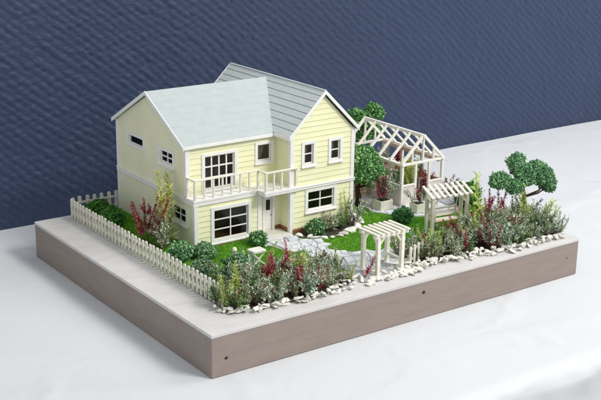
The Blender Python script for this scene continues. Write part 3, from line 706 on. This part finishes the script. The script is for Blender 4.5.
# ------------------------------------------------------------ plants
def jit(c, r, a=.25):
    k = 1+r.uniform(-a, a); return tuple(max(0, v*k*(1+r.uniform(-.08, .08))) for v in c)
def leaf(mb, p, d, l, w_, col):
    d = d.normalized(); a = Vector((0, 0, 1)) if abs(d.z) < .9 else Vector((1, 0, 0)); s = d.cross(a).normalized()*w_/2; n = s.cross(d).normalized()*w_*.25
    mb.add([p, p+d*l*.5+s+n, p+d*l, p+d*l*.5-s+n], [(0, 1, 2), (0, 2, 3)], col)
KIND = {
 'fern': dict(c=(.38, .46, .07), tip=(.70, .76, .28), tipp=.4, l=1.45, w=.36, node=.27, per=3, stem=(.22, .18, .06), stems=(1, 1), h=(8, 9), spread=.1, r=.1),
 'silver': dict(c=(.26, .36, .21), tip=(.80, .84, .72), tipp=.36, l=.60, w=.19, node=.22, per=3, stem=(.14, .12, .08), side=.10, stems=(7, 10), h=(2.2, 4.6), spread=.62, r=.9),
 'heather': dict(c=(.20, .27, .13), tip=(.62, .64, .48), tipp=.28, l=.52, w=.17, node=.2, per=3, stem=(.12, .06, .05), side=.12, stems=(6, 9), h=(2.0, 4.2), spread=.6, r=.8),
 'burgundy': dict(c=(.27, .022, .05), tip=(.62, .17, .22), tipp=.3, l=.60, w=.34, node=.19, per=3, stem=(.08, .03, .03), stems=(3, 4), h=(3.0, 4.8), spread=.35, r=.5),
 'plum': dict(c=(.06, .02, .03), tip=(.18, .05, .06), tipp=.2, l=.62, w=.32, node=.2, per=3, stem=(.04, .02, .02), stems=(4, 5), h=(3.4, 5.0), spread=.5, r=.5),
 'lime': dict(c=(.36, .46, .07), tip=(.72, .80, .32), tipp=.4, l=.62, w=.21, node=.2, per=4, stem=(.20, .16, .06), stems=(2, 3), h=(3.6, 5.0), spread=.28, r=.4),
 'green': dict(c=(.09, .22, .06), tip=(.35, .45, .2), tipp=.3, l=.52, w=.2, node=.2, per=3, stem=(.08, .07, .04), side=.12, stems=(5, 7), h=(2.2, 3.8), spread=.55, r=.6),
}
def sprig_mb(kind, seed, stems=None, h=None, spread=None, r=None, lean=(0, 0), bare=.12, side=None):
    K = KIND[kind]; side = K.get('side', 0) if side is None else side; hue = random.Random(seed+1).uniform(-.06, .07); rnd = random.Random(seed); mb = MB(); ns = stems or rnd.randint(*K['stems'])
    def stem(b, d, H, depth=0):
        n = max(4, int(H/.3)); pts = [b]; dd = d.copy(); p = b.copy()
        for k in range(n):
            dd = (dd+Vector((rnd.gauss(0, .06), rnd.gauss(0, .06), .010))).normalized(); p = p+dd*(H/n); pts.append(p.copy())
        mb.tube(pts, [.055*(1-.6*i/n) for i in range(n+1)], 4, K['stem'])
        m_ = int(H/K['node']); ph = rnd.uniform(0, 6)
        for k in range(m_):
            t = bare+(1-bare)*(k+.5)/m_; f = t*n; i = min(n-1, int(f)); q = pts[i].lerp(pts[i+1], f-i); ax = (pts[i+1]-pts[i]).normalized()
            A = ax.cross(Vector((1, 0, .1))).normalized(); B = ax.cross(A)
            for j in range(K['per']):
                ang = ph+k*2.4+j*6.283/K['per']+rnd.uniform(-.3, .3); o_ = A*math.cos(ang)+B*math.sin(ang)
                sz = (1-.45*t)*rnd.uniform(.75, 1.2)
                c = K['tip'] if rnd.random() < K['tipp'] else K['c']
                hh = hue*(.35 if kind == 'lime' else 1); c = (c[0]*(1+hh), c[1]*(1-hh*.3), c[2]*(1-hh))
                leaf(mb, q, o_+ax*rnd.uniform(.2, 1.1), K['l']*sz, K['w']*sz, jit(c, rnd, .35))
            if side and depth == 0 and rnd.random() < side and t < .8:
                ang = rnd.uniform(0, 6.28); stem(q, (A*math.cos(ang)+B*math.sin(ang)+ax*.9), H*(1-t)*.55+.4, 1)
    for s_ in range(ns):
        a = rnd.uniform(0, 6.283); rr = (r if r is not None else K['r'])*math.sqrt(rnd.random())*.7; sp_ = spread if spread is not None else K['spread']
        d = Vector((math.cos(a)*sp_*rnd.random()+lean[0], math.sin(a)*sp_*rnd.random()+lean[1], 1)).normalized()
        stem(Vector((math.cos(a)*rr, math.sin(a)*rr, 0)), d, (h or rnd.uniform(*K['h']))*rnd.uniform(.78, 1.05))
    return mb
PN = {'fern': 'fern_plant', 'silver': 'silver_shrub', 'heather': 'heather_plant', 'burgundy': 'burgundy_shrub', 'plum': 'plum_shrub', 'lime': 'lime_shrub', 'green': 'green_shrub'}
CACHE = {}
def plant(kind, x, y, label, group=None, variant=None, s=1.0, z=.1, cat='plant', **kw):
    key = (kind, variant)
    if variant is not None and key in CACHE: o = bpy.data.objects.new(PN[kind], CACHE[key]); COL.objects.link(o)
    else:
        o = obj(PN[kind], sprig_mb(kind, rs.randrange(9999), **kw), M['tint'])
        if variant is not None: CACHE[key] = o.data
    o.location = Vector((x, y, z))*S; o.scale = (s, s, s*rs.uniform(.92, 1.08)); o.rotation_euler.z = rs.uniform(0, 6.28) if variant is not None else 0
    tag(o, label, cat, group); return o
# filler plants of the two flower beds, by kind and bed
def bed(poly, n, kinds, where, ymax, mind, hs):
    pts = []; tries = 0
    while len(pts) < n and tries < 6000:
        tries += 1; x = rs.uniform(min(p[0] for p in poly), max(p[0] for p in poly)); y = rs.uniform(min(p[1] for p in poly), ymax)
        if not inside((x, y), poly) or any(math.hypot(x-a, y-b) < mind for a, b in pts): continue
        pts.append((x, y))
    words = {'silver': 'silvery frosted sprig bush', 'heather': 'dull olive heather bush', 'lime': 'short lime green sprig', 'burgundy': 'short burgundy leaved sprig', 'green': 'small fresh green sprig bush'}
    for i, (x, y) in enumerate(pts):
        k = rs.choices(list(kinds), list(kinds.values()))[0]
        plant(k, x, y, words[k]+' growing in the flower bed '+where, PN[k].replace('_', ' ')+'s in the bed '+where, rs.randrange(9), hs*rs.choice((.7, .85, .95, 1.1, 1.2)))
bed(BED_L, 64, {'silver': 4, 'heather': 2.5, 'lime': 1.8, 'green': 3.2, 'burgundy': .6}, 'left of the small pergola', 10.6, .92, .84)
bed(BED_R, 78, {'silver': 4.5, 'heather': 3, 'lime': 1.7, 'burgundy': 1.0, 'green': 3}, 'right of the small pergola', 9.3, .95, .84)
# singled-out plants
P = plant
P('burgundy', 11.6, 6.6, 'bright burgundy leafy clump at the middle of the left flower bed', stems=5, h=4.2)
P('burgundy', 13.4, 7.4, 'tallest wine red sprig rising in the middle of the left bed', stems=4, h=5.6)
P('burgundy', 16.6, 8.2, 'slim dark red sprig right of the tallest red one in the left bed', stems=2, h=5.4)
P('burgundy', 6.6, 5.3, 'small red sprig near the fence corner in the left bed', stems=2, h=2.4)
P('burgundy', 25.0, 4.2, 'leaning burgundy twig beside the left leg of the small pergola', stems=1, h=3.4, lean=(.75, .1), spread=0, r=0)
P('burgundy', 20.4, 5.4, 'small red leaved tuft at the right end of the left bed', stems=2, h=2.6)
P('burgundy', 37.6, 7.4, 'red bud clump just right of the little gate fence', stems=2, h=3.0, spread=.1)
P('burgundy', 43.6, 7.2, 'pinkish burgundy spike in front of the arbour', stems=3, h=4.4, lean=(-.15, 0))
P('burgundy', 48.6, 5.4, 'burgundy tuft in the right bed in front of the arbour right post', stems=3, h=3.2)
P('burgundy', 52.5, 5.0, 'wine red tuft in front of the topiary tree', stems=3, h=3.6)
P('burgundy', 50.8, 8.6, 'tall rusty red branched shrub left of the topiary tree', stems=5, h=6.6, side=.12)
P('plum', 59.0-.6, 8.8, 'dark plum shrub right of the topiary trunk', stems=5, h=5.2)
P('plum', 55.2, 8.6, 'dark plum twiggy shrub under the topiary crown', stems=5, h=4.2)
P('plum', 58.0, 24.6, 'dark purple spiky plant behind the arbour roof by the far fence', stems=5, h=3.6, spread=.9)
P('lime', 18.2, 7.2, 'yellow green fern like sprig in the left bed near the pergola', stems=4, h=4.4)
P('lime', 13.9, 9.9, 'thin pale green stalk standing above the left bed', stems=1, h=5.8, spread=.05)
P('lime', 7.6, 7.6, 'short lime sprig near the stones at the fence corner', stems=2, h=2.6)
P('fern', 50.4, 8.6, 'tall arching yellow green fern spike at the right of the arbour', stems=1, h=11.4, lean=(-.40, .0), spread=0, r=0)
P('fern', 55.4, 7.0, 'yellow green fern spike just left of the topiary trunk', stems=1, h=6.4, spread=0, r=0, lean=(.08, 0))
P('fern', 58.4, 5.6, 'short yellow green fern spike right of the topiary trunk near the base edge', stems=1, h=5.4, spread=0, r=0, lean=(.1, 0))
P('burgundy', 53.0, 8.4, 'tall wine red sprig standing under the left topiary clump', stems=2, h=7.2, spread=.12, lean=(-.08, 0))
P('fern', 10.9, 28.2, 'yellow green fern spike nearest the left front corner of the house', stems=1, h=9.4, spread=0, r=0, lean=(.02, 0))
P('lime', 54.6, 5.6, 'tall yellow green sprig below the topiary crown', stems=3, h=5.6, spread=.15)
P('lime', 58.0, 4.6, 'outermost yellow green sprig at the right end of the bed', stems=4, h=4.2, lean=(.2, 0))
P('lime', 39.5, 6.6, 'pale lime bud stem in front of the arbour left post', stems=2, h=3.6, spread=.1)
P('silver', 56.6, 5.4, 'tall grey sprig bush at the right end of the bed', stems=12, h=4.6)
P('silver', 46.6, 7.9, 'tall white frosted bush in front of the arbour right post', stems=12, h=4.6)
P('silver', 50.2, 7.0, 'tall pale sage bush left of the topiary tree', stems=14, h=5.2)
P('silver', 53.4, 7.6, 'tall grey sage bush below the left topiary clump', stems=12, h=5.2)
P('burgundy', 7.9, 29.0, 'tall burgundy shrub against the left wall of the house', stems=6, h=7.6, spread=.42, side=.03, lean=(-.2, .05), bare=.3)
P('fern', 10.0, 29.3, 'tall yellow green bush against the left wall of the house', stems=3, h=9.8, spread=.09, side=0, bare=.2, lean=(.04, 0), r=.8)
P('silver', 9.5, 28.0, 'grey sage shrub at the foot of the tall bushes by the left wall', stems=16, h=5.0, spread=.45)
P('silver', 32.8, 21.6, 'grey white twiggy bush below the gable window', stems=12, h=2.9)
P('silver', 36.9, 21.6, 'feathery silver branches at the right corner of the house', stems=5, h=4.6, lean=(.45, .1), spread=.3)
P('lime', 36.6, 22.9, 'slim yellow green climber standing against the gable wall', stems=2, h=5.2, spread=.05, r=.3)
P('green', 34.6, 21.6, 'low green leafy plant between grey bushes at the house border', stems=9, h=2.2)
P('burgundy', 45.1, 25.3, 'burgundy plant growing in the planter left of the greenhouse', stems=5, h=3.6, z=1.5)
P('silver', 45.8, 25.3, 'silver leaved plant in the planter left of the greenhouse', stems=7, h=4.2, z=1.5, spread=.5)
P('burgundy', 49.2, 21.3, 'burgundy plant growing in the planter in front of the greenhouse', stems=3, h=2.6, z=1.5)
P('silver', 48.5, 21.3, 'grey leaved plant in the planter in front of the greenhouse', stems=5, h=2.8, z=1.5)
P('lime', 51.6, 26.6, 'bushy yellow green shrub in the greenhouse doorway', stems=12, h=5.4, spread=.3, r=.9)
P('burgundy', 54.6, 26.4, 'red leaved plant behind the right front boarded wall of the greenhouse', stems=4, h=4.6)
P('lime', 52.6, 28.0, 'tall yellow green bush standing inside the greenhouse', stems=12, h=6.6, spread=.25, r=1.2)
P('green', 53.6, 30.6, 'green bush inside the greenhouse behind the yellow one', stems=10, h=5.6, r=1.2)
P('burgundy', 49.6, 31.6, 'burgundy plant inside the greenhouse by the left wall', stems=6, h=5.6, r=.8)
P('silver', 49.6, 28.4, 'white leaved plant inside the greenhouse near the front corner', stems=9, h=5.0, r=.8)
for i, (y, lab) in enumerate(((27.8, 'nearest the door'), (30.6, 'in the middle of the bench'), (33.4, 'beyond the middle of the bench'), (36.4, 'at the far end of the bench'))):
    t = thing('flower_pot', (54.9, y, 3.1), 'potted plant in terracotta on the greenhouse bench, '+lab, 'flower pot', 'pots on the greenhouse bench')
    mb = MB(); mb.tube([(54.9, y, 3.1), (54.9, y, 3.9), (54.9, y, 4.05)], [.35, .5, .55], 12); obj('pot', mb, M['terracotta'], t)
    pb = sprig_mb(['silver', 'green', 'burgundy', 'silver'][i], 50+i, stems=6, h=2.2, r=.3); pb.v = [(a+54.9, b+y, c+4.0) for a, b, c in pb.v]; obj('foliage', pb, M['tint'], t)

# foam foliage -------------------------------------------------
def chunks(mb, c, r, n, rnd, col, tip, size=.17, squash=1.0, fill=.72):
    c = Vector(c)
    for k in range(n):
        d = Vector((rnd.gauss(0, 1), rnd.gauss(0, 1), rnd.gauss(0, 1))).normalized()
        lump = 1+.30*noise.noise(d*2.3+c)+.26*noise.noise(d*5.5+c*3)
        if noise.noise(d*4.5+c*2) < -.28 and rnd.random() < .75: lump *= .78
        q = r*lump*(fill+(1-fill)*rnd.random()**.5)
        p = c+Vector((d.x*q, d.y*q, d.z*q*squash)); s = size*rnd.uniform(.45, 1.5)*(1.25 if rnd.random() < .12 else 1)
        if rnd.random() < .05: p += d*rnd.uniform(.1, .3)
        if p.z < .05: continue
        a = Vector((rnd.gauss(0, 1), rnd.gauss(0, 1), rnd.gauss(0, 1))).normalized(); b = a.cross(d)
        if b.length < .1: continue
        b.normalize(); e = a.cross(b).normalized()
        cc = jit(tip if rnd.random() < .34 else col, rnd, .4)
        V = [p+a*s, p+b*s*rnd.uniform(.4, .9), p-a*s*rnd.uniform(.5, .9), p-b*s*rnd.uniform(.4, .9), p+e*s*rnd.uniform(.4, .8), p-e*s*.5]
        mb.add(V, [(0, 1, 4), (1, 2, 4), (2, 3, 4), (3, 0, 4), (1, 0, 5), (2, 1, 5), (3, 2, 5), (0, 3, 5)], cc)
def bush(x, y, r, label, col=(.08, .21, .075), tip=(.34, .52, .29), squash=.85, group=None, name='round_bush', n=None, size=.15):
    rnd = random.Random(int(x*31+y*7)); mb = MB()
    chunks(mb, (x, y, r*squash*.92), r, n or int(900*r*r), rnd, col, tip, size, squash)
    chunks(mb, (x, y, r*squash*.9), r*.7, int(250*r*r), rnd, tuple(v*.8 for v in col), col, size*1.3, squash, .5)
    o = obj(name, mb, M['tint'], loc=(x, y, .05)); tag(o, label, 'bush', group); return o
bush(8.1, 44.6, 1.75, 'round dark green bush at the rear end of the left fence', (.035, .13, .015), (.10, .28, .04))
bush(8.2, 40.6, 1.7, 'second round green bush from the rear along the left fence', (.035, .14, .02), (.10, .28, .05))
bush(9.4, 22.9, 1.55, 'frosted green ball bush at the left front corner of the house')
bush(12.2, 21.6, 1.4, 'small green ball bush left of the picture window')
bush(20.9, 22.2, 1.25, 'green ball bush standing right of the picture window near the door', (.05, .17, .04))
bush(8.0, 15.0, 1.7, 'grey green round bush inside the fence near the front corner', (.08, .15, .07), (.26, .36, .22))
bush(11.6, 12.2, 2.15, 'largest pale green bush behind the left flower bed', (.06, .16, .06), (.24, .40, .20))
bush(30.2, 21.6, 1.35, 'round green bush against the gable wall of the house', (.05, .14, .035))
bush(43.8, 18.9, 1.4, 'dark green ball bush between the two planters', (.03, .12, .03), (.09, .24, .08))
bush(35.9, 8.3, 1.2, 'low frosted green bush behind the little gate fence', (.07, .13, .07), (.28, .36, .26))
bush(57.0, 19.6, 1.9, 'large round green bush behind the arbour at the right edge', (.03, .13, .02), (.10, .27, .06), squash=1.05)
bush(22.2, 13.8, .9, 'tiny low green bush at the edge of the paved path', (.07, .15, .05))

def tree(name, base, trunk, crowns, label, col, tip, size=.2, dens=520):
    t = thing(name, base, label, 'tree'); mb = MB(); rnd = random.Random(int(base[0]*10))
    b = Vector(base); top = Vector(trunk[-1])
    mb.tube([b]+[Vector(q) for q in trunk], [.48-.26*i/len(trunk) for i in range(len(trunk)+1)], 8)
    for (x, y, z, r) in crowns:
        c = Vector((x, y, z)); j = min(trunk, key=lambda q: (Vector(q)-c).length+max(0, q[2]-z)*2); j = Vector(j); m = j.lerp(c, .55)+Vector((rnd.uniform(-.2, .2), rnd.uniform(-.2, .2), -.25))
        mb.tube([j, m, c], [.2, .14, .06], 6)
        for k in range(5):
            d = Vector((rnd.gauss(0, 1), rnd.gauss(0, 1), rnd.gauss(0, .8)+.4)).normalized(); mb.tube([m.lerp(c, rnd.random()), c+d*r*.75], [.07, .03], 4)
    obj('trunk', mb, M['bark'], t, smooth=True)
    mb = MB()
    for (x, y, z, r) in crowns: chunks(mb, (x, y, z), r, int(dens*r*r), rnd, col, tip, size, .92, .55)
    obj('crown', mb, M['tint'], t)
tree('leafy_tree', (43.2, 28.6, .05), [(43.3, 28.6, 1.6), (43.1, 28.7, 3.0), (43.6, 28.7, 4.2), (44.3, 28.7, 5.6)],
     [(42.8, 28.3, 7.6, 1.5), (44.4, 28.5, 7.9, 1.5), (43.6, 28.3, 6.2, 1.7), (45.5, 28.4, 6.2, 1.6), (46.6, 28.3, 4.8, 1.35), (44.6, 27.8, 4.6, 1.5), (42.5, 28.6, 4.9, 1.2), (42.3, 28.6, 9.0, .9), (46.6, 28.2, 3.8, 1.2), (45.6, 27.6, 5.4, 1.3), (43.2, 27.8, 5.2, 1.3), (45.4, 28.4, 7.2, 1.3)],
     'broad green leafy tree between the house and the greenhouse', (.06, .19, .05), (.30, .50, .20), .21, 640)
tree('leafy_tree', (52.6, 43.0, .05), [(52.8, 43, 2.5), (53.2, 42.8, 5.5), (54.3, 42.6, 7.5), (55.5, 42.4, 9)],
     [(56.8, 42, 10.3, 1.6), (55.2, 42, 9.0, 1.5), (53.2, 42, 10.2, 1.4), (52.2, 42, 8.6, 1.4), (56.6, 42, 7.6, 1.4), (54, 42, 6.6, 1.6)],
     'green tree rising behind the greenhouse roof', (.05, .17, .04), (.22, .42, .16), .24, 420)
tree('topiary_tree', (57.6, 7.8, .1), [(57.4, 7.8, 1.8), (56.9, 7.8, 3.2), (56.8, 7.9, 4.6), (56.6, 8.0, 6.2)],
     [(55.0, 8, 9.9, 1.35), (57.2, 8, 8.2, 1.3), (59.4, 8, 8.2, 1.25), (60.8, 8, 7.2, 1.35), (61.7, 8, 5.9, 1.2), (54.9, 7.6, 8.5, .7), (51.6, 8, 7.8, 1.3), (53.0, 8.2, 7.6, 1.0), (54.2, 7.4, 6.7, 1.2), (55.6, 7.5, 7.2, .9), (60.0, 8, 6.8, 1.0), (58.2, 7.6, 8.9, 1.0), (55.6, 8.4, 9.0, 1.1), (57.3, 7.7, 7.1, .95), (62.2, 8.2, 5.2, .9), (60.4, 8.6, 8.2, 1.0)],
     'dark stemmed topiary tree with separate round green crowns near the right corner', (.065, .19, .075), (.27, .45, .23), .17, 950)

for o in bpy.data.objects:
    if '_o' in o: del o['_o']
